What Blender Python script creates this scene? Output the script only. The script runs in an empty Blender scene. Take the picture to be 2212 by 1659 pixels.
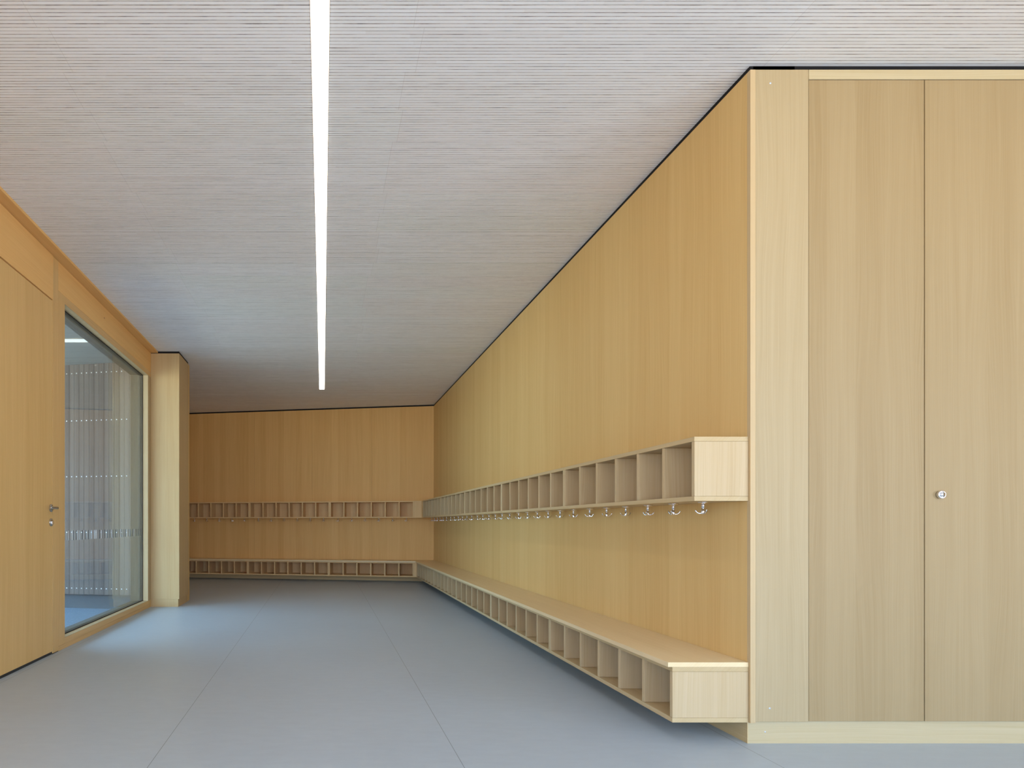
import bpy, bmesh, math, random
from mathutils import Vector, Matrix

random.seed(7)
SC = bpy.context.scene
COL = SC.collection

# ------------------------------------------------------------------ measures
F_PX, W_PX, H_PX = 1300.0, 2212.0, 1659.0      # focal length and frame in pixels
EYE = 0.95
CEIL = 2.929
WTOP = 2.906                                    # top of the wall panels
XR = 1.841                                      # face of the right wall
XL = -1.971                                     # face of the left wall
YCAB = 2.590                                    # front of the cabinet
CORN = Vector((XR, 9.97, 0.0))                  # far right corner of the room
TH = math.atan(0.177)                           # skew of the far wall
DX = Vector((-math.cos(TH), math.sin(TH), 0))   # along the far wall, leftwards
NX = Vector((-math.sin(TH), -math.cos(TH), 0))  # out of the far wall
T = 0.020                                       # board thickness


# ------------------------------------------------------------------ node helpers
class NT:
    def __init__(self, mat):
        self.t = mat.node_tree
        self.n = self.t.nodes
        self.l = self.t.links

    def node(self, kind, **kw):
        nd = self.n.new(kind)
        for k, v in kw.items():
            setattr(nd, k, v)
        return nd

    def put(self, sock, v):
        if isinstance(v, bpy.types.NodeSocket):
            self.l.new(v, sock)
        else:
            sock.default_value = v

    def math(self, op, a, b=None, c=None):
        nd = self.node('ShaderNodeMath', operation=op)
        self.put(nd.inputs[0], a)
        if b is not None:
            self.put(nd.inputs[1], b)
        if c is not None:
            self.put(nd.inputs[2], c)
        return nd.outputs[0]

    def vec(self, x, y, z):
        nd = self.node('ShaderNodeCombineXYZ')
        for s, v in zip(nd.inputs, (x, y, z)):
            self.put(s, v)
        return nd.outputs[0]

    def noise(self, v, scale=1.0, detail=2.0, rough=0.5, dist=0.0):
        nd = self.node('ShaderNodeTexNoise')
        self.put(nd.inputs['Vector'], v)
        nd.inputs['Scale'].default_value = scale
        nd.inputs['Detail'].default_value = detail
        nd.inputs['Roughness'].default_value = rough
        nd.inputs['Distortion'].default_value = dist
        return nd.outputs['Fac']

    def white(self, v):
        nd = self.node('ShaderNodeTexWhiteNoise', noise_dimensions='3D')
        self.put(nd.inputs['Vector'], v)
        return nd.outputs['Value']

    def mix(self, fac, a, b, blend='MIX'):
        nd = self.node('ShaderNodeMix', data_type='RGBA', blend_type=blend)
        self.put(nd.inputs[0], fac)
        self.put(nd.inputs[6], a)
        self.put(nd.inputs[7], b)
        return nd.outputs[2]

    def ramp(self, fac, stops):
        nd = self.node('ShaderNodeValToRGB')
        e = nd.color_ramp.elements
        while len(e) < len(stops):
            e.new(0.5)
        for el, (p, c) in zip(e, stops):
            el.position = p
            el.color = (*c, 1)
        self.put(nd.inputs[0], fac)
        return nd.outputs[0]


def new_mat(name):
    m = bpy.data.materials.new(name)
    m.use_nodes = True
    nt = NT(m)
    b = nt.n['Principled BSDF']
    return m, nt, b


def wood(name, dark, light, axis='z', strip=0.11, vary=0.5, rough=0.48, knots=False, spec=0.20, seed=0.0):
    m, nt, b = new_mat(name)
    tc = nt.node('ShaderNodeTexCoord')
    sp = nt.node('ShaderNodeSeparateXYZ')
    nt.l.new(tc.outputs['Object'], sp.inputs[0])
    x, y, z = sp.outputs
    rnd = nt.math('MULTIPLY_ADD', nt.node('ShaderNodeObjectInfo').outputs['Random'], 17.0, seed)
    if axis == 'z':
        u, v = nt.math('ADD', x, y), z
    elif axis == 'x':
        u, v = nt.math('ADD', y, z), x
    else:
        u, v = nt.math('ADD', x, z), y
    u = nt.math('ADD', u, rnd)
    # glued lamellas of slightly different tone
    sid = nt.math('FLOOR', nt.math('DIVIDE', u, strip))
    sv = nt.white(nt.vec(sid, seed, 3.1))
    # slow figure, growth rings and fine fibre
    warp = nt.noise(nt.vec(nt.math('MULTIPLY', u, 3.0), nt.math('MULTIPLY', v, 0.55), sid), 1.0, 2.0)
    uw = nt.math('MULTIPLY_ADD', warp, 0.12, u)
    n1 = nt.noise(nt.vec(nt.math('MULTIPLY', uw, 26.0), nt.math('MULTIPLY', v, 0.7), seed), 1.0, 3.0, 0.6)
    n2 = nt.noise(nt.vec(nt.math('MULTIPLY', uw, 190.0), nt.math('MULTIPLY', v, 1.3), 4.0), 1.0, 2.0, 0.6)
    n3 = nt.noise(nt.vec(nt.math('MULTIPLY', u, 700.0), nt.math('MULTIPLY', v, 9.0), 9.0), 1.0, 1.0)
    f = nt.math('MULTIPLY', sv, 0.30 * vary * 2)
    f = nt.math('MULTIPLY_ADD', n1, 0.55, f)
    f = nt.math('MULTIPLY_ADD', n2, 0.80, f)
    f = nt.math('MULTIPLY_ADD', n3, 0.12, f)
    f = nt.math('SUBTRACT', f, 0.385 + 0.15 * (vary * 2 - 1))
    col = nt.ramp(f, [(0.05, dark), (0.42, tuple(0.45 * d + 0.55 * l for d, l in zip(dark, light))), (0.85, light)])
    if knots:
        vo = nt.node('ShaderNodeTexVoronoi', feature='F1')
        nt.l.new(nt.vec(nt.math('MULTIPLY', u, 7.0), nt.math('MULTIPLY', v, 3.2), 0.0), vo.inputs['Vector'])
        vo.inputs['Scale'].default_value = 1.0
        pick = nt.math('LESS_THAN', nt.node('ShaderNodeSeparateColor').outputs[0], 2.0)
        sc = nt.node('ShaderNodeSeparateColor')
        nt.l.new(vo.outputs['Color'], sc.inputs[0])
        pick = nt.math('LESS_THAN', sc.outputs[0], 0.30)
        kn = nt.math('MULTIPLY', nt.math('LESS_THAN', vo.outputs['Distance'], 0.045), pick)
        col = nt.mix(nt.math('MULTIPLY', kn, 0.75), col, (0.16, 0.07, 0.03, 1))
    nt.l.new(col, b.inputs['Base Color'])
    b.inputs['Roughness'].default_value = rough
    b.inputs['Specular IOR Level'].default_value = spec
    bp = nt.node('ShaderNodeBump')
    bp.inputs['Strength'].default_value = 0.06
    bp.inputs['Distance'].default_value = 0.001
    nt.l.new(n2, bp.inputs['Height'])
    nt.l.new(bp.outputs[0], b.inputs['Normal'])
    return m


def plain(name, col, rough=0.5, metal=0.0, spec=0.5):
    m, nt, b = new_mat(name)
    tc = nt.node('ShaderNodeTexCoord')
    n = nt.noise(tc.outputs['Object'], 60.0, 2.0)
    c = nt.mix(n, (*[k * 0.94 for k in col], 1), (*[min(1, k * 1.06) for k in col], 1))
    nt.l.new(c, b.inputs['Base Color'])
    b.inputs['Roughness'].default_value = rough
    b.inputs['Metallic'].default_value = metal
    b.inputs['Specular IOR Level'].default_value = spec
    return m


def emitter(name, col, strength):
    m, nt, b = new_mat(name)
    b.inputs['Base Color'].default_value = (0.8, 0.8, 0.8, 1)
    b.inputs['Emission Color'].default_value = (*col, 1)
    b.inputs['Emission Strength'].default_value = strength
    return m


# ------------------------------------------------------------------ materials
WD, WL = (0.565, 0.338, 0.114), (0.700, 0.475, 0.200)
M = {}
M['wall_z'] = wood('spruce_wall', WD, WL, 'z', strip=0.105, vary=0.42)
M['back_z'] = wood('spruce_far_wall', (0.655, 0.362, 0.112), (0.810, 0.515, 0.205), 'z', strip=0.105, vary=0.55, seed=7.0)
M['far_lit_z'] = wood('spruce_upright_lit', (0.620, 0.385, 0.165), (0.760, 0.535, 0.285), 'z', strip=0.16, vary=0.30, seed=16.0)  # shelf spruce lightened, stands in for light missing at the far wall
M['far_lit_x'] = wood('spruce_lengthwise_lit', (0.640, 0.395, 0.165), (0.770, 0.540, 0.280), 'x', strip=0.09, vary=0.28, seed=17.0)  # lengthwise shelf spruce, brightened in colour for the dim far end
M['edge'] = wood('spruce_end_strip', (0.480, 0.335, 0.170), (0.580, 0.430, 0.245), 'z', strip=0.1, vary=0.2, seed=9.0)
M['col_z'] = wood('spruce_column_cladding', (0.470, 0.300, 0.128), (0.575, 0.405, 0.212), 'z', strip=0.12, vary=0.35, seed=14.0)
M['fine_z'] = wood('spruce_upright', (0.460, 0.318, 0.156), (0.580, 0.445, 0.272), 'z', strip=0.16, vary=0.30)
M['fine_x'] = wood('spruce_lengthwise', (0.460, 0.316, 0.146), (0.580, 0.445, 0.258), 'x', strip=0.09, vary=0.28)
M['top_y'] = wood('spruce_bench_top', (0.690, 0.500, 0.260), (0.830, 0.655, 0.395), 'x', strip=0.09, vary=0.25, rough=0.33, spec=0.4)
M['cab_z'] = wood('spruce_cabinet_door', (0.304, 0.205, 0.094), (0.388, 0.283, 0.150), 'z', strip=0.125, vary=0.40, seed=3.0)
M['cab_fill'] = wood('spruce_solid_board', (0.365, 0.264, 0.130), (0.468, 0.360, 0.212), 'z', strip=0.23, vary=0.15, seed=8.0)
M['cab_x'] = wood('spruce_solid_rail', (0.440, 0.335, 0.175), (0.550, 0.450, 0.280), 'x', strip=0.15, vary=0.15, seed=5.0)
M['left_z'] = wood('spruce_door_leaf', (0.570, 0.335, 0.110), (0.725, 0.470, 0.195), 'z', strip=0.10, vary=0.40, seed=11.0)
M['left_y'] = wood('larch_beam', (0.670, 0.365, 0.125), (0.800, 0.495, 0.200), 'y', strip=0.10, vary=0.30, knots=True, seed=2.0, rough=0.6, spec=0.08)
M['frame_y'] = wood('larch_frame_lengthwise', (0.520, 0.300, 0.110), (0.700, 0.455, 0.205), 'y', strip=0.12, vary=0.2, knots=True, seed=4.0)
M['frame_z'] = wood('larch_frame_upright', (0.520, 0.300, 0.105), (0.700, 0.450, 0.190), 'z', strip=0.08, vary=0.3, knots=True, seed=6.0)
M['reveal'] = wood('pale_reveal_board', (0.39, 0.265, 0.135), (0.50, 0.375, 0.215), 'z', strip=0.12, vary=0.2, knots=True, seed=12.0)
M['black'] = plain('black_shadow_gap', (0.008, 0.007, 0.008), 0.6, 0, 0.2)
M['chrome'] = plain('polished_chrome', (0.82, 0.82, 0.86), 0.10, 1.0)
M['steel'] = plain('brushed_steel', (0.52, 0.49, 0.46), 0.26, 1.0)
M['dark'] = plain('dark_slot', (0.02, 0.02, 0.02), 0.5)
M['screw'] = plain('zinc_screw', (0.62, 0.66, 0.72), 0.35, 0.3)
M['lamp'] = emitter('white_diffuser', (1.0, 0.93, 0.84), 6.5)
M['lampout'] = emitter('cool_diffuser', (0.80, 0.92, 1.0), 1.0)
M['alu'] = plain('white_metal_housing', (0.45, 0.37, 0.28), 0.5)
M['mark_dark'] = plain('grey_glass_marking', (0.10, 0.11, 0.12), 0.6)
M['mark_light'] = plain('white_glass_marking', (0.62, 0.64, 0.66), 0.6)
M['nail'] = plain('bright_nail_head', (0.92, 0.92, 0.90), 0.4)
M['plaster'] = plain('off_white_plaster', (0.62, 0.56, 0.46), 0.8)
M['plinth_dark'] = plain('dark_plinth', (0.07, 0.075, 0.085), 0.8)


def slat_materials():
    # whitewashed ceiling slats: every slat in lengths of slightly different tone
    m, nt, b = new_mat('whitewashed_slat')
    tc = nt.node('ShaderNodeTexCoord')
    sp = nt.node('ShaderNodeSeparateXYZ')
    nt.l.new(tc.outputs['Object'], sp.inputs[0])
    x, y, z = sp.outputs
    sid = nt.math('FLOOR', nt.math('DIVIDE', y, PITCH))
    r1 = nt.white(nt.vec(sid, 1.0, 2.0))
    sec = nt.math('FLOOR', nt.math('MULTIPLY_ADD', r1, 9.0, nt.math('DIVIDE', x, 0.62)))
    r2 = nt.white(nt.vec(sid, sec, 5.0))
    big = nt.noise(nt.vec(nt.math('MULTIPLY', x, 0.8), nt.math('MULTIPLY', y, 1.6), 0.0), 1.0, 2.0)
    grain = nt.noise(nt.vec(nt.math('MULTIPLY', x, 2.5), nt.math('MULTIPLY', y, 120.0), 0.0), 1.0, 3.0, 0.6)
    f = nt.math('MULTIPLY', r2, 0.42)
    f = nt.math('MULTIPLY_ADD', grain, 0.55, f)
    f = nt.math('MULTIPLY_ADD', big, 0.35, f)
    f = nt.math('SUBTRACT', f, 0.18)
    col = nt.ramp(f, [(0.08, (0.80, 0.78, 0.77)), (0.5, (0.885, 0.880, 0.882)), (0.9, (0.930, 0.930, 0.935))])
    # panels of fourteen slats: slight tint differences and butt joints
    pan = nt.math('FLOOR', nt.math('DIVIDE', y, PITCH * 14))
    off = nt.math('MULTIPLY', nt.math('FLOOR', nt.math('MULTIPLY', nt.white(nt.vec(pan, 3.0, 8.0)), 2.99)), 0.022)
    xs = nt.math('DIVIDE', nt.math('ADD', nt.math('ADD', x, off), 1.095), 1.5)
    pid = nt.math('FLOOR', xs)
    tint = nt.white(nt.vec(pan, pid, 11.0))
    col = nt.mix(nt.math('MULTIPLY', tint, 0.5), col, nt.mix(nt.white(nt.vec(pid, pan, 2.0)), (0.86, 0.81, 0.79, 1), (0.84, 0.86, 0.82, 1)))
    fr = nt.math('MULTIPLY', nt.math('FRACT', xs), 1.5)
    jm = nt.math('LESS_THAN', fr, 0.0022)
    col = nt.mix(nt.math('MULTIPLY', jm, 0.22), col, (0.30, 0.25, 0.21, 1))
    nt.l.new(col, b.inputs['Base Color'])
    b.inputs['Roughness'].default_value = 0.6
    b.inputs['Specular IOR Level'].default_value = 0.25
    # raw brown groove sides, the wash has run in here and there
    g, nt, b = new_mat('brown_slat_groove')
    tc = nt.node('ShaderNodeTexCoord')
    sp = nt.node('ShaderNodeSeparateXYZ')
    nt.l.new(tc.outputs['Object'], sp.inputs[0])
    x, y, z = sp.outputs
    sid = nt.math('FLOOR', nt.math('DIVIDE', y, PITCH))
    n = nt.noise(nt.vec(nt.math('MULTIPLY', x, 5.5), nt.math('MULTIPLY', sid, 7.3), 0.0), 1.0, 4.0, 0.7)
    col = nt.ramp(n, [(0.42, (0.60, 0.54, 0.50)), (0.55, (0.33, 0.25, 0.21)), (0.64, (0.09, 0.055, 0.04))])
    nt.l.new(col, b.inputs['Base Color'])
    b.inputs['Roughness'].default_value = 0.9
    b.inputs['Specular IOR Level'].default_value = 0.1
    return m, g


PITCH = 0.01714
M['slat'], M['groove'] = slat_materials()


def floor_material():
    m, nt, b = new_mat('grey_blue_linoleum')
    tc = nt.node('ShaderNodeTexCoord')
    sp = nt.node('ShaderNodeSeparateXYZ')
    nt.l.new(tc.outputs['Object'], sp.inputs[0])
    x, y, z = sp.outputs
    n1 = nt.noise(nt.vec(nt.math('MULTIPLY', x, 9.0), nt.math('MULTIPLY', y, 26.0), 0.0), 1.0, 4.0, 0.6)
    n2 = nt.noise(nt.vec(nt.math('MULTIPLY', x, 1.1), nt.math('MULTIPLY', y, 1.5), 2.0), 1.0, 2.0)
    f = nt.math('MULTIPLY_ADD', n2, 0.35, nt.math('MULTIPLY', n1, 0.65))
    col = nt.ramp(f, [(0.30, (0.405, 0.468, 0.525)), (0.70, (0.450, 0.518, 0.575))])
    mask = None
    for sx in (-1.925, -0.684, 0.553, 1.797, 3.04):     # welded joints between the sheets
        d = nt.math('ABSOLUTE', nt.math('SUBTRACT', x, sx))
        k = nt.math('LESS_THAN', d, 0.0013)
        mask = k if mask is None else nt.math('MAXIMUM', mask, k)
    col = nt.mix(nt.math('MULTIPLY', mask, 0.62), col, (0.07, 0.075, 0.08, 1))
    nt.l.new(col, b.inputs['Base Color'])
    rr = nt.math('MULTIPLY_ADD', n1, 0.08, 0.36)
    nt.l.new(rr, b.inputs['Roughness'])
    b.inputs['Specular IOR Level'].default_value = 0.20
    return m


M['floor'] = floor_material()


def glass_material():
    m = bpy.data.materials.new('window_glass')
    m.use_nodes = True
    nt = NT(m)
    for nd in list(nt.n):
        nt.n.remove(nd)
    out = nt.node('ShaderNodeOutputMaterial')
    tr = nt.node('ShaderNodeBsdfTransparent')
    tr.inputs[0].default_value = (0.90, 0.94, 0.93, 1)
    gl = nt.node('ShaderNodeBsdfGlossy')
    gl.inputs['Roughness'].default_value = 0.0
    gl.inputs['Color'].default_value = (0.96, 0.98, 1.0, 1)
    lw = nt.node('ShaderNodeFresnel')
    lw.inputs['IOR'].default_value = 1.5
    geo = nt.node('ShaderNodeNewGeometry')
    f = nt.math('MULTIPLY', lw.outputs[0], nt.math('SUBTRACT', 1.0, geo.outputs['Backfacing']))
    mx = nt.node('ShaderNodeMixShader')
    nt.l.new(f, mx.inputs[0])
    nt.l.new(tr.outputs[0], mx.inputs[1])
    nt.l.new(gl.outputs[0], mx.inputs[2])
    nt.l.new(mx.outputs[0], out.inputs[0])
    return m


M['glass'] = glass_material()


def mat_material():
    m, nt, b = new_mat('blue_grey_entrance_matting')
    tc = nt.node('ShaderNodeTexCoord')
    vo = nt.node('ShaderNodeTexVoronoi', feature='DISTANCE_TO_EDGE')
    nt.l.new(tc.outputs['Object'], vo.inputs['Vector'])
    vo.inputs['Scale'].default_value = 26.0
    vo.inputs['Randomness'].default_value = 0.25
    k = nt.math('LESS_THAN', vo.outputs['Distance'], 0.13)
    col = nt.mix(k, (0.085, 0.135, 0.215, 1), (0.22, 0.30, 0.39, 1))
    nt.l.new(col, b.inputs['Base Color'])
    b.inputs['Roughness'].default_value = 0.5
    bp = nt.node('ShaderNodeBump')
    bp.inputs['Strength'].default_value = 0.6
    bp.inputs['Distance'].default_value = 0.006
    nt.l.new(k, bp.inputs['Height'])
    nt.l.new(bp.outputs[0], b.inputs['Normal'])
    return m


M['mat'] = mat_material()
M['plank'] = wood('weathered_plank', (0.092, 0.068, 0.060), (0.172, 0.138, 0.122), 'z', strip=0.068, vary=0.9, rough=0.7, seed=21.0)
M['plinth_y'] = wood('spruce_plinth', (0.490, 0.330, 0.145), (0.620, 0.465, 0.260), 'y', strip=0.12, vary=0.2, seed=41.0)
M['outer'] = wood('weathered_outer_frame', (0.070, 0.050, 0.036), (0.125, 0.095, 0.070), 'z', strip=0.1, vary=0.4, rough=0.7, seed=33.0)
M['soffit'] = wood('grey_soffit_board', (0.22, 0.215, 0.20), (0.30, 0.295, 0.28), 'x', strip=0.05, vary=0.8, rough=0.7, seed=31.0)
M['asphalt'] = plain('grey_paving', (0.16, 0.17, 0.18), 0.8)


# ------------------------------------------------------------------ mesh helpers
class MB:
    """collects boxes, prisms, tubes and turned shapes, then links them as ONE mesh object"""

    def __init__(self):
        self.bm = bmesh.new()

    def box(self, a, b, mi=0, bev=0.0):
        (x0, y0, z0), (x1, y1, z1) = a, b
        vs = [self.bm.verts.new((x, y, z)) for x in (x0, x1) for y in (y0, y1) for z in (z0, z1)]
        fs = []
        for q in ((0, 1, 3, 2), (4, 6, 7, 5), (0, 4, 5, 1), (2, 3, 7, 6), (0, 2, 6, 4), (1, 5, 7, 3)):
            f = self.bm.faces.new([vs[i] for i in q])
            f.material_index = mi
            fs.append(f)
        if bev:
            es = {e for f in fs for e in f.edges}
            bmesh.ops.bevel(self.bm, geom=list(es), offset=bev, segments=1, affect='EDGES')
        return self

    def prism(self, pts, z0, z1, mi=0):
        area = sum(p[0] * q[1] - q[0] * p[1] for p, q in zip(pts, pts[1:] + pts[:1]))
        if area < 0:
            pts = pts[::-1]
        lo = [self.bm.verts.new((p[0], p[1], z0)) for p in pts]
        hi = [self.bm.verts.new((p[0], p[1], z1)) for p in pts]
        n = len(pts)
        fs = [self.bm.faces.new(lo[::-1]), self.bm.faces.new(hi)]
        for i in range(n):
            j = (i + 1) % n
            fs.append(self.bm.faces.new((lo[i], lo[j], hi[j], hi[i])))
        for f in fs:
            f.material_index = mi
        return self

    def lathe(self, prof, mtx, seg=24, mi=0, smooth=True):
        rings = []
        for r, h in prof:
            rings.append([self.bm.verts.new(mtx @ Vector((r * math.cos(2 * math.pi * k / seg), r * math.sin(2 * math.pi * k / seg), h)))
                          for k in range(seg)])
        for a, b in zip(rings, rings[1:]):
            for k in range(seg):
                f = self.bm.faces.new((a[k], a[(k + 1) % seg], b[(k + 1) % seg], b[k]))
                f.material_index = mi
                f.smooth = smooth
        for ring, rev in ((rings[0], True), (rings[-1], False)):
            f = self.bm.faces.new(ring[::-1] if rev else ring)
            f.material_index = mi
        return self

    def tube(self, pts, rad, seg=8, mi=0):
        pts = [Vector(p) for p in pts]
        rads = rad if isinstance(rad, (list, tuple)) else [rad] * len(pts)
        rings = []
        for i, p in enumerate(pts):
            d = (pts[min(i + 1, len(pts) - 1)] - pts[max(i - 1, 0)]).normalized()
            s = d.orthogonal().normalized() if i == 0 else (s - d * s.dot(d)).normalized()
            t = d.cross(s)
            rings.append([self.bm.verts.new(p + (s * math.cos(2 * math.pi * k / seg) + t * math.sin(2 * math.pi * k / seg)) * rads[i])
                          for k in range(seg)])
        for a, b in zip(rings, rings[1:]):
            for k in range(seg):
                f = self.bm.faces.new((a[k], a[(k + 1) % seg], b[(k + 1) % seg], b[k]))
                f.smooth = True
                f.material_index = mi
        self.bm.faces.new(rings[0][::-1]).material_index = mi
        self.bm.faces.new(rings[-1]).material_index = mi
        return self

    def build(self, name, mats, parent=None, loc=None, rotz=0.0, label=None):
        me = bpy.data.meshes.new(name)
        bmesh.ops.recalc_face_normals(self.bm, faces=self.bm.faces[:])
        self.bm.to_mesh(me)
        self.bm.free()
        for m in (mats if isinstance(mats, (list, tuple)) else [mats]):
            me.materials.append(m)
        o = bpy.data.objects.new(name, me)
        COL.objects.link(o)
        if parent is not None:
            o.parent = parent
        if loc is not None:
            o.location = loc
        o.rotation_euler[2] = rotz
        if label:
            o['label'] = label
        return o


def empty(name, loc, rotz=0.0):
    o = bpy.data.objects.new(name, None)
    COL.objects.link(o)
    o.empty_display_size = 0.1
    o.location = loc
    o.rotation_euler[2] = rotz
    return o


def tag(o, label, cat, group=None):
    o['label'] = label
    o['category'] = cat
    if group:
        o['group'] = group
    return o


def struct(o, label=None):
    o['kind'] = 'structure'
    if label:
        o['label'] = label
    return o


def dup(root, loc, rotz):
    r = root.copy()
    COL.objects.link(r)
    r.location = loc
    r.rotation_euler[2] = rotz
    for ch in list(root.children):
        c = ch.copy()
        COL.objects.link(c)
        c.parent = r
        for g in list(ch.children):
            d = g.copy()
            COL.objects.link(d)
            d.parent = c
    return r


def on_back(t, depth=0.0, z=0.0):
    p = CORN + DX * t + NX * depth
    return Vector((p.x, p.y, z))


ORD = ['first', 'second', 'third', 'fourth', 'fifth', 'sixth', 'seventh', 'eighth', 'ninth', 'tenth', 'eleventh', 'twelfth',
       'thirteenth', 'fourteenth', 'fifteenth', 'sixteenth', 'seventeenth', 'eighteenth', 'nineteenth', 'twentieth',
       'twenty-first', 'twenty-second', 'twenty-third', 'twenty-fourth', 'twenty-fifth', 'twenty-sixth', 'twenty-seventh',
       'twenty-eighth', 'twenty-ninth', 'thirtieth']
ROT_R = math.pi / 2                      # right wall: length runs away from the camera, depth into the room
ROT_B = math.pi - TH                     # far wall: length runs leftwards from the corner

YREAR = -5.5                             # unseen front with a daylight opening, behind the camera
XEAST = 6.60                             # side wall beyond the cabinet
R0 = 0.6                                 # start of the unseen rear opening, width set for the light
VY0, VY1, VTOP = -4.9, -0.7, 2.40         # unseen opening added to the left wall to light the room
WY0, WY1 = -5.0, -1.2                     # unseen opening added to the east wall, sized for the light

# ------------------------------------------------------------------ the room: floor and ceiling
struct(MB().prism([(-2.0, YREAR), (XEAST, YREAR), (XEAST, 11.4), (-2.9, 11.4), (-2.9, 7.66), (-2.0, 7.50)], -0.16, 0.0)
       .build('floor', M['floor']), 'grey blue linoleum floor with thin welded joints')

mb = MB()
rs = random.Random(3)
n_sl = int((11.3 - YREAR) / PITCH)
k0 = int(YREAR / PITCH)
x1 = XEAST
for k in range(n_sl):
    ya = (k0 + k) * PITCH
    x0 = -2.0 if ya < 7.52 else -2.85
    g = 0.0020 + 0.0008 * rs.random()               # groove width
    z = CEIL + 0.0005 * rs.random()
    yb = ya + PITCH - g
    zt = CEIL + 0.012
    q = [(ya, zt), (ya, z), (yb, z), (yb, zt), (ya + PITCH, zt)]
    lo = [mb.bm.verts.new((x0, a, b)) for a, b in q]
    hi = [mb.bm.verts.new((x1, a, b)) for a, b in q]
    for i, mi in ((0, 1), (1, 0), (2, 1), (3, 1)):
        mb.bm.faces.new((lo[i], lo[i + 1], hi[i + 1], hi[i])).material_index = mi
slats = mb
slats.box((-2.0, YREAR, CEIL + 0.0125), (x1, 11.35, CEIL + 0.20), 1)
slats.box((-2.85, 7.53, CEIL + 0.0125), (-2.0, 11.35, CEIL + 0.20), 1)
struct(slats.build('ceiling', [M['slat'], M['groove']]), 'whitewashed slatted timber ceiling with dark grooves')

# recessed light line running down the ceiling
lamp = tag(empty('linear_ceiling_lamp', (-0.0105, 0.4, CEIL)),
           'long narrow white glowing light line set into the slatted ceiling', 'ceiling lamp')
MB().box((-0.036, 0.0, -0.0030), (0.036, 8.43, 0.004)).build('diffuser', M['lamp'], lamp)
mb = MB()
mb.box((-0.0385, -0.003, -0.0015), (-0.0362, 8.433, 0.004))
mb.box((0.0362, -0.003, -0.0015), (0.0385, 8.433, 0.004))
mb.box((-0.0385, 8.4305, -0.0015), (0.0385, 8.433, 0.004))
mb.build('housing', M['alu'], lamp)

# ------------------------------------------------------------------ right wall
PAN = 1.03
mb = MB()
ya = YCAB + 0.0205
while ya < CORN.y - 0.02:
    yb = min(ya + PAN, CORN.y) if ya > YCAB + 0.1 else YCAB + PAN
    mb.box((XR, ya + (0.0006 if ya > YCAB + 0.1 else 0), 0.0925), (XR + 0.022, yb - 0.0006, WTOP))
    ya = yb
mb.box((XR + 0.0225, YCAB + 0.72, 0.0), (XR + 0.22, 10.4, CEIL - 0.001))
struct(MB().box((XR, YCAB, 0.0925), (XR + 0.022, YCAB + 0.020, WTOP)).build('trim_4', M['edge']), 'narrow end strip of the right wall panelling')
wr = struct(mb.build('wall_right', M['wall_z']), 'long spruce panelled wall on the right')
struct(MB().box((XR - 0.002, 2.606, 0.0), (XR + 0.001, CORN.y - 0.004, 0.0915)).build('baseboard_right', M['plinth_y']),
       'low spruce plinth under the long bench')
struct(MB().box((XR + 0.006, YCAB + 0.012, WTOP), (XR + 0.20, CORN.y + 0.2, CEIL + 0.001)).build('trim_1', M['black']),
       'black shadow gap above the long right wall')

# ------------------------------------------------------------------ far wall
mb = MB()
t = 0.0
LBACK = 4.62
while t < LBACK - 0.01:
    tb = min(t + 1.027, LBACK)
    mb.box((t + (0.0008 if t else 0), -0.022, 0.0925), (tb - 0.0008, 0.0, WTOP))
    t = tb
mb.box((-0.3, -0.25, 0.0), (LBACK + 0.1, -0.0225, CEIL - 0.001))
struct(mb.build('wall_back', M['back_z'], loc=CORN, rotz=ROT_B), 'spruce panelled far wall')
struct(MB().box((0.02, -0.021, 0.0), (LBACK, -0.001, 0.0915)).build('baseboard_back', M['far_lit_x'], loc=CORN, rotz=ROT_B),
       'low spruce plinth under the far bench')
struct(MB().box((-0.1, -0.2, WTOP), (LBACK, -0.006, CEIL + 0.001)).build('trim_2', M['black'], loc=CORN, rotz=ROT_B),
       'black shadow gap above the far wall')

# ------------------------------------------------------------------ column left of the far wall
CX0, CX1, CY0, CY1 = XL + 0.001, -1.645, 6.90, 7.375
colm = struct(empty('column', (0, 0, 0)), 'square spruce clad column beside the window')
MB().box((CX0, CY0, 0.0895), (CX1, CY1, WTOP), 0, 0.001).build('cladding', M['col_z'], colm)
MB().box((CX0, CY0 + 0.006, 0.0), (CX1 - 0.012, CY1, 0.0888)).build('plinth', M['col_z'], colm)
MB().box((CX0, CY0 + 0.004, WTOP), (CX1 - 0.004, CY1, CEIL + 0.001)).build('shadow_gap', M['black'], colm, label='black shadow gap at the top')
# alcove behind the column
struct(MB().box((-2.86, 7.66, 0.0), (-2.66, 11.1, CEIL - 0.001)).build('wall_alcove', M['wall_z']), 'side wall of the alcove behind the column')
struct(MB().prism([(CX1 - 0.02, CY1 + 0.002), (CX1 - 0.02, 7.52), (-2.66, 7.76), (-2.66, 7.60), (-2.0, 7.48), (-2.0, CY1 + 0.002)], 0.0, CEIL - 0.001)
       .build('wall_front_of_alcove', M['wall_z']), 'short wall behind the column')

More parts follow.
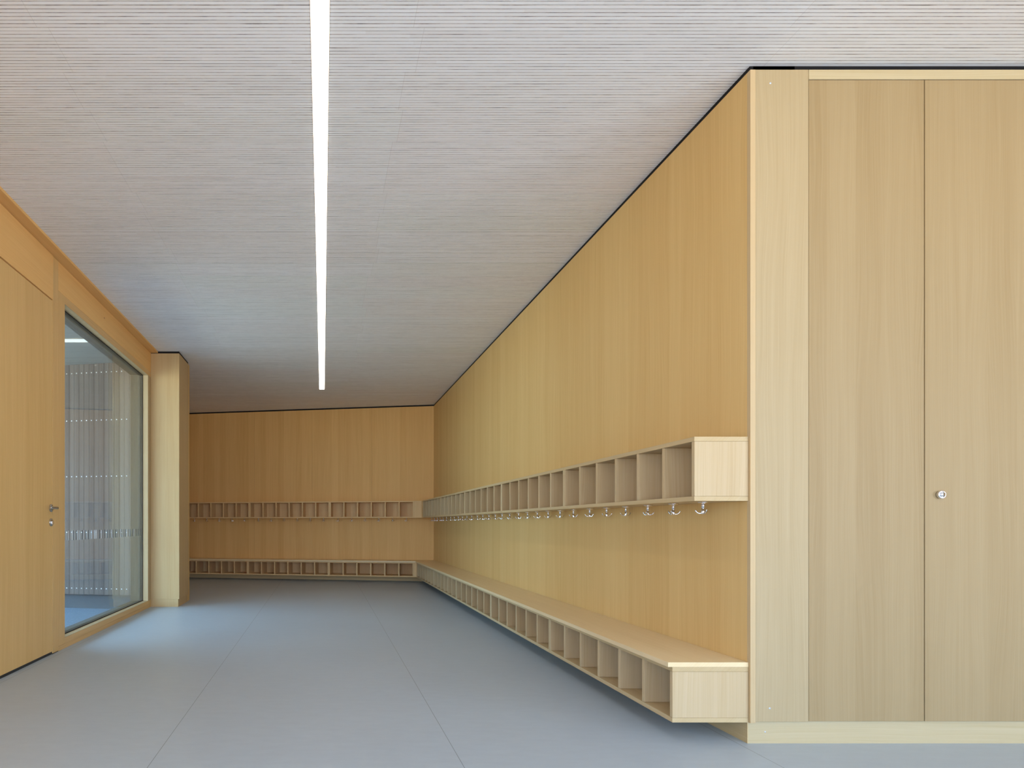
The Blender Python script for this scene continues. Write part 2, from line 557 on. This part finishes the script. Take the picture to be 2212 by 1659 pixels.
# ------------------------------------------------------------------ left wall, door, window
DY0, DY1 = 3.425, 4.395                    # door leaf
FY1 = 4.487                                # outer edge of the door frame
OY0, OY1, OZ0, OZ1 = 4.600, 6.796, 0.082, 2.633   # window opening
ZS = 2.911                                 # underside of the border board
mb = MB()
mb.box((XL - 0.18, VY1, 0.0), (XL, DY0 - 0.098, ZS - 0.002))                        # before the door
mb.box((XL - 0.18, YREAR, 0.0), (XL, VY0, ZS - 0.002))
mb.box((XL - 0.18, VY0, 0.0), (XL, VY1, 0.10))                                      # around the added daylight opening
mb.box((XL - 0.18, VY0, VTOP), (XL, VY1, ZS - 0.002))
mb.box((XL - 0.18, FY1 + 0.001, OZ1 + 0.058), (XL, CY0, ZS - 0.002))               # above the window
mb.box((XL - 0.085, CY0, 0.0), (XL, 7.48, CEIL - 0.002))                           # behind the column
struct(mb.build('wall_left', M['left_y']), 'spruce boarded left wall above the window')
struct(MB().box((XL - 0.18, YREAR, ZS), (-1.888, CY0 - 0.001, CEIL + 0.001)).build('trim_3', M['left_y']),
       'flat spruce border board between ceiling and left wall')

door = struct(empty('door_1', (XL, DY1, 0.0)), 'tall flush spruce door in the left wall')
def D(x, y, z):                            # world -> door
    return (x - XL, y - DY1, z)
mb = MB()
mb.box(D(XL - 0.062, DY0, 0.020), D(XL - 0.001, DY1 - 0.005, 2.579), 0, 0.0015)
leaf = mb.build('door_leaf', M['left_z'], door)
mb = MB()
mb.box(D(XL - 0.16, DY1, 0.006), D(XL + 0.0005, FY1, ZS - 0.002), 0, 0.001)
mb.box(D(XL - 0.16, DY0 - 0.097, 0.006), D(XL + 0.0005, DY0 - 0.004, ZS - 0.002), 0, 0.001)
mb.build('door_post', M['frame_z'], door)
MB().box(D(XL - 0.16, DY0 - 0.004, 2.585), D(XL + 0.004, DY1 - 0.0003, ZS - 0.002), 0, 0.001).build('door_head', M['left_y'], door)
mb = MB()
mb.box(D(XL - 0.15, DY0, 0.0005), D(XL - 0.006, DY1, 0.0185))
mb.box(D(XL - 0.15, DY1 + 0.001, 0.0005), D(XL - 0.001, FY1, 0.0055))
mb.box(D(XL - 0.060, DY1 - 0.0048, 0.02), D(XL - 0.012, DY1 - 0.0002, 2.58))
mb.build('threshold', M['dark'], door, label='black gap and seal under the door leaf')
RX = Matrix.Rotation(math.pi / 2, 4, 'Y')  # lathe axis -> +X (into the room)
HY, HZ = 4.365, 1.0655
rose_prof = [(0.0285, 0.0), (0.0285, 0.007), (0.0265, 0.0095), (0.0, 0.0098)]
rose_prof = [(0.0285, 0.0), (0.0285, 0.007), (0.0265, 0.0095), (0.001, 0.0098)]
h = MB().lathe(rose_prof, Matrix.Translation(D(XL - 0.003, HY, HZ)) @ RX, 28).build('handle_rose', M['steel'], door)
mb = MB()
o3 = Vector(D(XL - 0.003, HY, HZ))
pts = [o3 + Vector(p) for p in ((0.008, 0, 0), (0.035, 0, 0), (0.046, -0.002, 0), (0.054, -0.008, 0), (0.057, -0.018, 0), (0.058, -0.05, 0), (0.058, -0.10, 0), (0.058, -0.128, 0), (0.058, -0.132, 0))]
mb.tube(pts, [0.0095, 0.0095, 0.0098, 0.010, 0.010, 0.0098, 0.0098, 0.0098, 0.006], 14)
mb.build('lever', M['steel'], h)
KZ = 0.962
lk = MB().lathe(rose_prof, Matrix.Translation(D(XL - 0.003, HY, KZ)) @ RX, 28).build('lock_rose', M['steel'], door)
mb = MB()
k3 = Vector(D(XL + 0.0065, HY, KZ - 0.003))
mb.box(tuple(k3 + Vector((0, -0.009, -0.012))), tuple(k3 + Vector((0.012, 0.009, 0.012))), 0, 0.002)
mb.build('thumb_turn', M['chrome'], lk)

# window with fixed double glazing
win = struct(empty('window_1', (XL, OY0, 0.0)), 'large fixed window beside the door, floor to lintel')
def Wn(x, y, z):
    return (x - XL, y - OY0, z)
XG = -2.028                                # inner glass face
mb = MB()
mb.box(Wn(XL - 0.17, FY1 + 0.001, 0.037), Wn(XL, OY0, OZ1 + 0.057))
mb.build('frame_jamb', M['frame_z'], win)
mb = MB()
mb.box(Wn(XG - 0.035, OY1, OZ0), Wn(XL, CY0 - 0.001, OZ1), 0)
mb.box(Wn(XL - 0.20, OY1, OZ0), Wn(XG - 0.0355, CY0 + 0.3, OZ1), 1)
mb.build('frame_jamb', [M['reveal'], M['outer']], win)
MB().box(Wn(XG - 0.035, OY0 + 0.0005, OZ1), Wn(XL, CY0 - 0.001, OZ1 + 0.057), 0).box(Wn(XL - 0.20, OY0 + 0.0005, OZ1), Wn(XG - 0.0355, CY0 + 0.3, OZ1 + 0.057), 1).build('frame_head', [M['frame_y'], M['outer']], win)
MB().box(Wn(XG - 0.035, OY0 + 0.0005, 0.037), Wn(XL, CY0 - 0.001, OZ0), 0).box(Wn(XL - 0.20, OY0 + 0.0005, -0.11), Wn(XG - 0.0355, CY0 + 0.3, OZ0 - 0.004), 1).build('frame_sill', [M['frame_y'], M['outer']], win)
MB().box(Wn(XL - 0.16, FY1 + 0.001, 0.0), Wn(XL - 0.002, CY0 - 0.001, 0.035)).build('base_strip', M['frame_y'], win)
mb = MB()                                  # pale boards lining the reveal
mb.box(Wn(XG, OY0 + 0.001, OZ1 - 0.003), Wn(XL - 0.0005, OY1 - 0.001, OZ1 - 0.0004))
mb.box(Wn(XG, OY0 + 0.001, OZ0 + 0.0004), Wn(XL - 0.0005, OY1 - 0.001, OZ0 + 0.003))
mb.box(Wn(XG, OY1 - 0.003, OZ0 + 0.003), Wn(XL - 0.0005, OY1 - 0.0004, OZ1 - 0.003))
mb.build('glazing_bead', M['reveal'], win, label='pale bead lining the reveal in front of the glass')
g = 0.009
mb = MB()
for a, b in (((OY0, OZ0), (OY1, OZ0 + g)), ((OY0, OZ1 - g), (OY1, OZ1)), ((OY0, OZ0 + g), (OY0 + g, OZ1 - g)), ((OY1 - g, OZ0 + g), (OY1, OZ1 - g))):
    mb.box(Wn(XG - 0.034, a[0], a[1]), Wn(XG - 0.0005, b[0], b[1]))
mb.build('gasket', M['black'], win, label='black glazing gasket')
MB().box(Wn(XG - 0.007, OY0 + g, OZ0 + g), Wn(XG - 0.001, OY1 - g, OZ1 - g)).build('glass_pane', M['glass'], win)
MB().box(Wn(XG - 0.030, OY0 + g, OZ0 + g), Wn(XG - 0.024, OY1 - g, OZ1 - g)).build('glass_pane', M['glass'], win)
mb = MB()                                  # collision marking: a row of short upright bars on the glass
rm = random.Random(12)
y = OY0 + 0.012
while y < OY1 - 0.05:
    w = rm.choice((0.007, 0.009, 0.012, 0.016))
    mb.box(Wn(XG - 0.001, y, 0.819), Wn(XG - 0.0004, y + w, 0.897), rm.choice((0, 0, 1)))
    y += w + rm.choice((0.016, 0.028, 0.045, 0.060, 0.03))
mb.build('glass_marking', [M['mark_dark'], M['mark_light']], win, label='band of short upright safety bars printed on the glass')

# ------------------------------------------------------------------ outside the window
DO = Vector((-2.334, 7.437, 0))
mb = MB()
rn = random.Random(5)
PLK = 0.068
x = -0.28
Z0, Z1 = 0.067, 2.99
cnt = 0
while x < 3.4:
    off = 0.0 if rn.random() < 0.6 else 0.002
    mb.box((x + 0.0016, -0.03 + off, Z0), (x + PLK - 0.0016, off, Z1), 0)
    for z in (0.143, 0.845, 1.546, 2.248, 2.845):
        cx = x + PLK / 2
        mb.box((cx - 0.0058, off, z - 0.0058), (cx + 0.0058, off + 0.002, z + 0.0058), 1)
    x += PLK
mb.box((-0.28, -0.10, Z0), (3.4, -0.031, Z1), 2)
mb.box((-0.28, -0.10, -0.12), (3.4, -0.06, Z0), 2)
ow = mb.build('wall_outside', [M['plank'], M['nail'], M['plinth_dark']], loc=DO, rotz=ROT_B)
struct(ow, 'grey weathered vertical plank wall outside the window')
struct(MB().box((-7.5, -1.0, -0.30), (-2.01, 9.0, -0.115)).build('floor_outside', M['asphalt']), 'paving outside the window')
struct(MB().box((-5.2, 1.2, 2.955), (-2.16, 7.9, 3.10)).build('ceiling_outside', M['soffit']), 'soffit of the covered entrance outside')
om = MB().prism([(-5.2, 3.4), (-2.16, 3.4), (-2.16, 7.36), (-5.2, 7.90)], -0.115, -0.10).build('entrance_mat', M['mat'])
tag(om, 'blue grey cellular entrance matting on the ground outside the window', 'mat')
ol = tag(empty('outdoor_strip_light', (-3.24, 6.565, 2.955)), 'pale strip light on the soffit outside the window', 'strip light')
MB().box((-0.76, -0.058, -0.004), (0.757, 0.058, 0.0)).build('diffuser', M['lampout'], ol)
mb = MB()
mb.box((-0.772, -0.068, -0.006), (0.769, -0.0585, 0.0))
mb.box((-0.772, 0.0585, -0.006), (0.769, 0.068, 0.0))
mb.box((0.7575, -0.0585, -0.006), (0.769, 0.0585, 0.0))
mb.box((-0.772, -0.0585, -0.006), (-0.7605, 0.0585, 0.0))
mb.build('housing', M['alu'], ol)

# ------------------------------------------------------------------ built-in cabinet on the right
cab = tag(empty('built_in_cupboard', (XR + 0.022, YCAB, 0.0)), 'tall pale spruce built-in cupboard at the right edge, reaching the ceiling', 'cupboard')
def Cb(x, y, z):
    return (x - XR - 0.022, y - YCAB, z)
CXA = XR + 0.0225
MB().box(Cb(CXA, YCAB, 0.099), Cb(2.0915, YCAB + 0.022, WTOP), 0, 0.0008).build('filler_panel', M['cab_fill'], cab)
MB().box(Cb(2.093, YCAB, 2.8645), Cb(3.66, YCAB + 0.022, WTOP), 0, 0.0008).build('top_rail', M['cab_x'], cab)
mb = MB()
mb.box(Cb(CXA, YCAB + 0.06, 0.1), Cb(3.66, YCAB + 0.70, WTOP))
mb.build('carcass', M['frame_z'], cab)
MB().box(Cb(XR + 0.0012, 2.6065, 0.0), Cb(3.66, 2.6265, 0.0985)).build('plinth', M['cab_x'], cab)
MB().box(Cb(CXA - 0.002, YCAB + 0.012, WTOP), Cb(3.66, YCAB + 0.5, CEIL + 0.001)).build('shadow_gap', M['black'], cab, label='black shadow gap under the ceiling')
cdoors = []
for (a, b) in ((2.0945, 2.5905), (2.5945, 3.0905), (3.0945, 3.5905)):
    cdoors.append(MB().box(Cb(a, YCAB + 0.002, 0.100), Cb(b, YCAB + 0.024, 2.8625), 0, 0.0012).build('cupboard_door', M['cab_z'], cab))
RY = Matrix.Rotation(math.pi / 2, 4, 'X')  # lathe axis -> -Y (towards the room)
kp = Matrix.Translation(Cb(2.6547, YCAB + 0.002, 1.0763)) @ RY
mb = MB()
mb.lathe([(0.0150, 0.0), (0.0150, 0.003), (0.0168, 0.006), (0.0176, 0.010), (0.0172, 0.0135), (0.0155, 0.0155), (0.0120, 0.0150), (0.0116, 0.0125)], kp, 32)
knob = mb.build('lock_knob', M['chrome'], cdoors[1])
mb = MB()
mb.lathe([(0.0095, 0.010), (0.0095, 0.0180), (0.0085, 0.0190), (0.0005, 0.0191)], kp, 24)
c3 = kp.translation + Vector((0, -0.0193, 0))
mb.box(tuple(c3 + Vector((-0.0009, -0.0004, -0.005))), tuple(c3 + Vector((0.0009, 0.0006, 0.005))), 1)
mb.build('key_cylinder', [M['steel'], M['dark']], knob)
for px, py in ((1664, 180), (1662.5, 1530)):
    X = (px - 697) / 501.9
    Z = EYE + (1132 - py) / 501.9
    MB().lathe([(0.0042, 0.0), (0.0042, 0.0012), (0.0006, 0.0016)], Matrix.Translation(Cb(X, YCAB, Z)) @ RY, 14).build('screw', M['screw'], cab)
MB().lathe([(0.0034, 0.0), (0.0034, 0.0012), (0.0006, 0.0016)], Matrix.Translation(Cb(1.916, 2.6065, 0.050)) @ RY, 14).build('screw', M['screw'], cab)

# walls of the room beside and behind the camera
struct(MB().box((3.662, YCAB, 0.0), (XEAST, YCAB + 0.2, CEIL - 0.001)).build('wall_beside_cupboard', M['wall_z']), 'spruce wall beyond the cupboard')
mb = MB()
mb.box((XEAST, YREAR, 0.0), (XEAST + 0.2, WY0, CEIL - 0.001))
mb.box((XEAST, WY1, 0.0), (XEAST + 0.2, 3.4, CEIL - 0.001))
mb.box((XEAST, WY0, 0.0), (XEAST + 0.2, WY1, 0.10))
mb.box((XEAST, WY0, 2.55), (XEAST + 0.2, WY1, CEIL - 0.001))
struct(mb.build('wall_east', M['wall_z']), 'unseen side wall with an added daylight opening, beyond the cupboard')
mb = MB()
mb.box((-2.15, YREAR - 0.25, 0.0), (R0, YREAR, CEIL - 0.001))
mb.box((4.4, YREAR - 0.25, 0.0), (XEAST, YREAR, CEIL - 0.001))
mb.box((R0, YREAR - 0.25, 2.5), (4.4, YREAR, CEIL - 0.001))
mb.box((R0, YREAR - 0.25, 0.0), (4.4, YREAR, 0.10))
struct(mb.build('wall_rear', M['plaster']), 'wall with the unseen daylight opening behind the camera')


# ------------------------------------------------------------------ cubby shelves and benches
def cubby_unit(name, L, depth, z0, z1, mz=M['fine_z'], mx=M['fine_x']):
    """open box unit with six compartments, wall at y = 0"""
    root = empty(name, (0, 0, 0))
    g = 0.0004
    MB().box((g, 0.001, z1 - T), (L - g, depth, z1), 0, 0.0008).build('top_board', mx, root)
    MB().box((g, 0.001, z0), (L - g, depth, z0 + T), 0, 0.0008).build('bottom_board', mx, root)
    a, b = z0 + T + 0.0006, z1 - T - 0.0006
    for xa in (g, L - g - T):
        MB().box((xa, 0.001, a), (xa + T, depth - 0.0005, b), 0, 0.0007).build('side_panel', mz, root)
    w = (L - 2 * g - 7 * T) / 6
    for k in range(1, 6):
        xa = g + k * (T + w)
        MB().box((xa, 0.010, a), (xa + T, depth - 0.002, b), 0, 0.0007).build('divider', mz, root)
    MB().box((g + T, 0.001, a), (L - g - T, 0.009, b)).build('back_panel', mz, root)
    return root, [g + T + w / 2 + k * (T + w) for k in range(6)]


LR, LB = 1.407, 1.390
Y0R, T0B = 2.6016, 0.319
SZ0, SZ1, SD = 1.050, 1.328, XR - 1.607 - 0.0
BZ0, BZ1, BD = 0.0915, 0.3316, XR - 1.512
near = ['nearest the cupboard', 'second from the cupboard', 'third from the cupboard', 'fourth from the cupboard', 'farthest from the cupboard']
backw = ['nearest the room corner', 'in the middle of the row', 'beside the column']

rs_, cs = cubby_unit('cubby_shelf', LR, SD, SZ0, SZ1)
rb_, _ = cubby_unit('cubby_bench', LR, BD, BZ0, BZ1)
for k in range(5):
    loc = (XR, Y0R + k * LR, 0)
    o = rs_ if k == 0 else dup(rs_, loc, ROT_R)
    o.location, o.rotation_euler[2] = loc, ROT_R
    tag(o, 'spruce wall shelf of six open cubbies on the right wall, ' + near[k], 'shelf', 'cubby shelves along the right wall')
    o = rb_ if k == 0 else dup(rb_, loc, ROT_R)
    o.location, o.rotation_euler[2] = loc, ROT_R
    tag(o, 'low spruce bench box of six cubbies on the right wall, ' + near[k], 'bench', 'cubby bench units along the right wall')
bs_, cb = cubby_unit('cubby_shelf', LB, SD, SZ0, SZ1, M['far_lit_z'], M['far_lit_x'])
bb_, _ = cubby_unit('cubby_bench', LB, BD, BZ0, BZ1, M['far_lit_z'], M['far_lit_x'])
for k in range(3):
    loc = on_back(T0B + k * LB)
    o = bs_ if k == 0 else dup(bs_, loc, ROT_B)
    o.location, o.rotation_euler[2] = loc, ROT_B
    tag(o, 'spruce six-cubby wall shelf on the far wall, ' + backw[k], 'shelf', 'cubby shelves along the far wall')
    o = bb_ if k == 0 else dup(bb_, loc, ROT_B)
    o.location, o.rotation_euler[2] = loc, ROT_B
    tag(o, 'low spruce six-cubby bench box on the far wall, ' + backw[k], 'bench', 'cubby bench units along the far wall')


def corner_piece(name, depth, z0, z1, label, cat):
    """plain box closing the corner between the two rows"""
    xf = XR - depth
    tf = (XR - xf - depth * math.sin(TH)) / math.cos(TH)
    ye = Y0R + 5 * LR + 0.0006
    tb = T0B - 0.0006
    pf = on_back(tf, depth)
    pe = on_back(tb, depth)
    pw = on_back(tb, 0.001)
    root = empty(name, (0, 0, 0))
    pts = [(XR - 0.001, ye), (xf, ye), (pf.x, pf.y), (pe.x, pe.y), (pw.x, pw.y), (CORN.x - 0.001, CORN.y - 0.001)]
    MB().prism(pts, z1 - T, z1).build('top_board', M['far_lit_x'], root)
    MB().prism(pts, z0, z0 + T).build('bottom_board', M['far_lit_x'], root)
    a, b = z0 + T + 0.0006, z1 - T - 0.0006
    q = on_back(tf, depth - T)
    e2 = on_back(tb, depth - T)
    MB().prism([(pf.x, pf.y), (pe.x, pe.y), (e2.x, e2.y), (q.x, q.y)], a, b).build('front_panel', M['far_lit_z'], root)
    MB().prism([(xf, ye), (pf.x, pf.y - 0.001), (pf.x + T, pf.y - 0.001), (xf + T, ye)], a, b).build('front_panel', M['far_lit_z'], root)
    tag(root, label, cat)
    return root


corner_piece('corner_shelf_filler', SD, SZ0, SZ1, 'closed spruce corner box joining the two wall shelves', 'shelf')
corner_piece('corner_bench_filler', BD, BZ0, BZ1, 'closed spruce corner box joining the two low benches', 'bench')

# bench tops: one long board on the right, boards end to end on the far wall
TZ0, TZ1 = BZ1 + 0.0004, BZ1 + 0.0204
od = XR - 1.493
xf = XR - od
tf = (od - od * math.sin(TH)) / math.cos(TH)
pc = on_back(tf, od)
bt = MB().prism([(0.001, 0.0), (CORN.y - Y0R - 0.001, 0.0 + 0.001), (pc.y - Y0R, od), (0.001, od)][:0] or
                [(0.0, 0.001), (0.0, od), (pc.y - Y0R - 0.0006, od), (CORN.y - Y0R - 0.002, 0.001)], TZ0, TZ1)
bt = bt.build('bench_top', M['top_y'], loc=(XR, Y0R, 0), rotz=ROT_R)
tag(bt, 'long spruce seat board on the low bench along the right wall', 'bench top')
labs = ['spruce seat board on the far bench, running from the room corner', 'spruce seat board in the middle of the far bench',
        'spruce seat board on the far bench, beside the column']
for k in range(3):
    a, b = T0B + k * LB + 0.0005, T0B + (k + 1) * LB - 0.0005
    if k == 0:
        pts = [(0.002, 0.001), (tf + 0.0006, od), (b, od), (b, 0.001)]
    else:
        pts = [(a, 0.001), (a, od), (b, od), (b, 0.001)]
    o = MB().prism(pts, TZ0, TZ1).build('bench_top', M['top_y'], loc=CORN, rotz=ROT_B)
    tag(o, labs[k], 'bench top', 'seat boards on the far bench')

# ------------------------------------------------------------------ coat hooks
hk = empty('coat_hook', (0, 0, 0))
I4 = Matrix.Identity(4)
MB().lathe([(0.0225, 0.0), (0.0225, -0.0016), (0.0205, -0.0036), (0.0120, -0.0056), (0.0085, -0.0085), (0.0075, -0.010)], I4, 24).build('mounting_plate', M['chrome'], hk)
MB().lathe([(0.0072, -0.0095), (0.0064, -0.016), (0.0064, -0.0272), (0.0054, -0.0276), (0.0054, -0.0288), (0.0064, -0.0292),
            (0.0066, -0.044), (0.0070, -0.050), (0.0064, -0.0535), (0.0040, -0.0552), (0.0008, -0.0555)], I4, 18).build('stem', M['chrome'], hk)
prof = [(0.004, -0.0490), (0.010, -0.0512), (0.0160, -0.0508), (0.0215, -0.0478), (0.0262, -0.0428), (0.0294, -0.0374), (0.0308, -0.0345)]
for k in range(3):
    a = 2 * math.pi * k / 3
    MB().tube([(r * math.cos(a), r * math.sin(a), z) for r, z in prof], [0.0036, 0.0034, 0.0030, 0.0028, 0.0027, 0.0027, 0.0018], 8).build('arm', M['chrome'], hk)
rh = random.Random(23)
first = True
i = 0
for k in range(5):
    for c in cs:
        loc = (XR - 0.117, Y0R + k * LR + c, SZ0 - 0.0003)
        rz = rh.uniform(0, 2.09)
        if i == 0:
            rz = math.radians(25)
        if i == 1:
            rz = math.radians(-18)
        o = hk if first else dup(hk, loc, rz)
        o.location, o.rotation_euler[2] = loc, rz
        first = False
        if i == 0:
            lb = 'chrome three-armed coat hook under the right wall shelf, nearest the cupboard'
        else:
            lb = 'chrome three-armed coat hook under the right wall shelf, %s from the cupboard' % ORD[i]
        tag(o, lb, 'coat hook', 'coat hooks under the right wall shelf')
        i += 1
i = 0
for k in range(3):
    for c in cb:
        if i >= 17:
            break
        loc = on_back(T0B + k * LB + c, 0.117, SZ0 - 0.0003)
        o = dup(hk, loc, rh.uniform(0, 2.09))
        lb = ('chrome coat hook under the far wall shelf, nearest the room corner' if i == 0 else
              'chrome coat hook under the far wall shelf, %s from the room corner' % ORD[i])
        tag(o, lb, 'coat hook', 'coat hooks under the far wall shelf')
        i += 1

# ------------------------------------------------------------------ light
w = bpy.data.worlds.new('sky')
SC.world = w
w.use_nodes = True
wn = w.node_tree.nodes
bg = wn['Background']
# overcast sky above the horizon, ground glow added below to light the ceiling
SKY, SKY_S = (0.66, 0.94, 1.36), 7.4
GND, GND_S = (1.0, 1.0, 0.98), 7.9
nw = NT(w)
geo = nw.node('ShaderNodeTexCoord')
sep = nw.node('ShaderNodeSeparateXYZ')
nw.l.new(geo.outputs['Generated'], sep.inputs[0])
up = nw.math('GREATER_THAN', sep.outputs[2], 0.0)
cw = nw.mix(up, (*[c * GND_S for c in GND], 1), (*[c * SKY_S for c in SKY], 1))
nw.l.new(cw, bg.inputs[0])
bg.inputs[1].default_value = 1.0


def portal(name, loc, rot, sx, sy):
    """marks a window or added unseen opening as the place where daylight enters"""
    ld = bpy.data.lights.new(name, 'AREA')
    ld.shape = 'RECTANGLE'
    ld.size, ld.size_y = sx, sy
    ld.cycles.is_portal = True
    lo = bpy.data.objects.new(name, ld)
    COL.objects.link(lo)
    lo.location = loc
    lo.rotation_euler = [math.radians(a) for a in rot]


portal('daylight_rear', ((R0 + 4.4) / 2, YREAR - 0.26, 1.30), (90, 0, 0), 4.4 - R0, 2.40)
portal('daylight_east', (XEAST + 0.21, (WY0 + WY1) / 2, 1.325), (90, 0, 90), WY1 - WY0, 2.45)
portal('daylight_west', (XL - 0.19, (VY0 + VY1) / 2, 1.25), (90, 0, -90), VY1 - VY0, 2.30)
portal('daylight_window', (XL - 0.21, (OY0 + OY1) / 2, (OZ0 + OZ1) / 2), (90, 0, -90), OY1 - OY0, OZ1 - OZ0)

# ------------------------------------------------------------------ camera
cam = bpy.data.cameras.new('camera')
cam.sensor_width = 36.0
cam.sensor_fit = 'HORIZONTAL'
cam.lens = 36.0 * F_PX / W_PX
cam.shift_x = (W_PX / 2 - 697.0) / W_PX
cam.shift_y = (1132.0 - H_PX / 2) / W_PX
cam.clip_start = 0.05
co = bpy.data.objects.new('camera', cam)
COL.objects.link(co)
co.location = (0, 0, EYE)
co.rotation_euler = (math.radians(90), 0, 0)
SC.camera = co

SC.view_settings.view_transform = 'Standard'
SC.view_settings.look = 'None'
SC.view_settings.exposure = 0.25
SC.view_settings.gamma = 1.0
SC.view_settings.use_curve_mapping = False
SC.cycles.use_denoising = True
SC.cycles.max_bounces = 12
SC.cycles.diffuse_bounces = 8
SC.cycles.transparent_max_bounces = 12
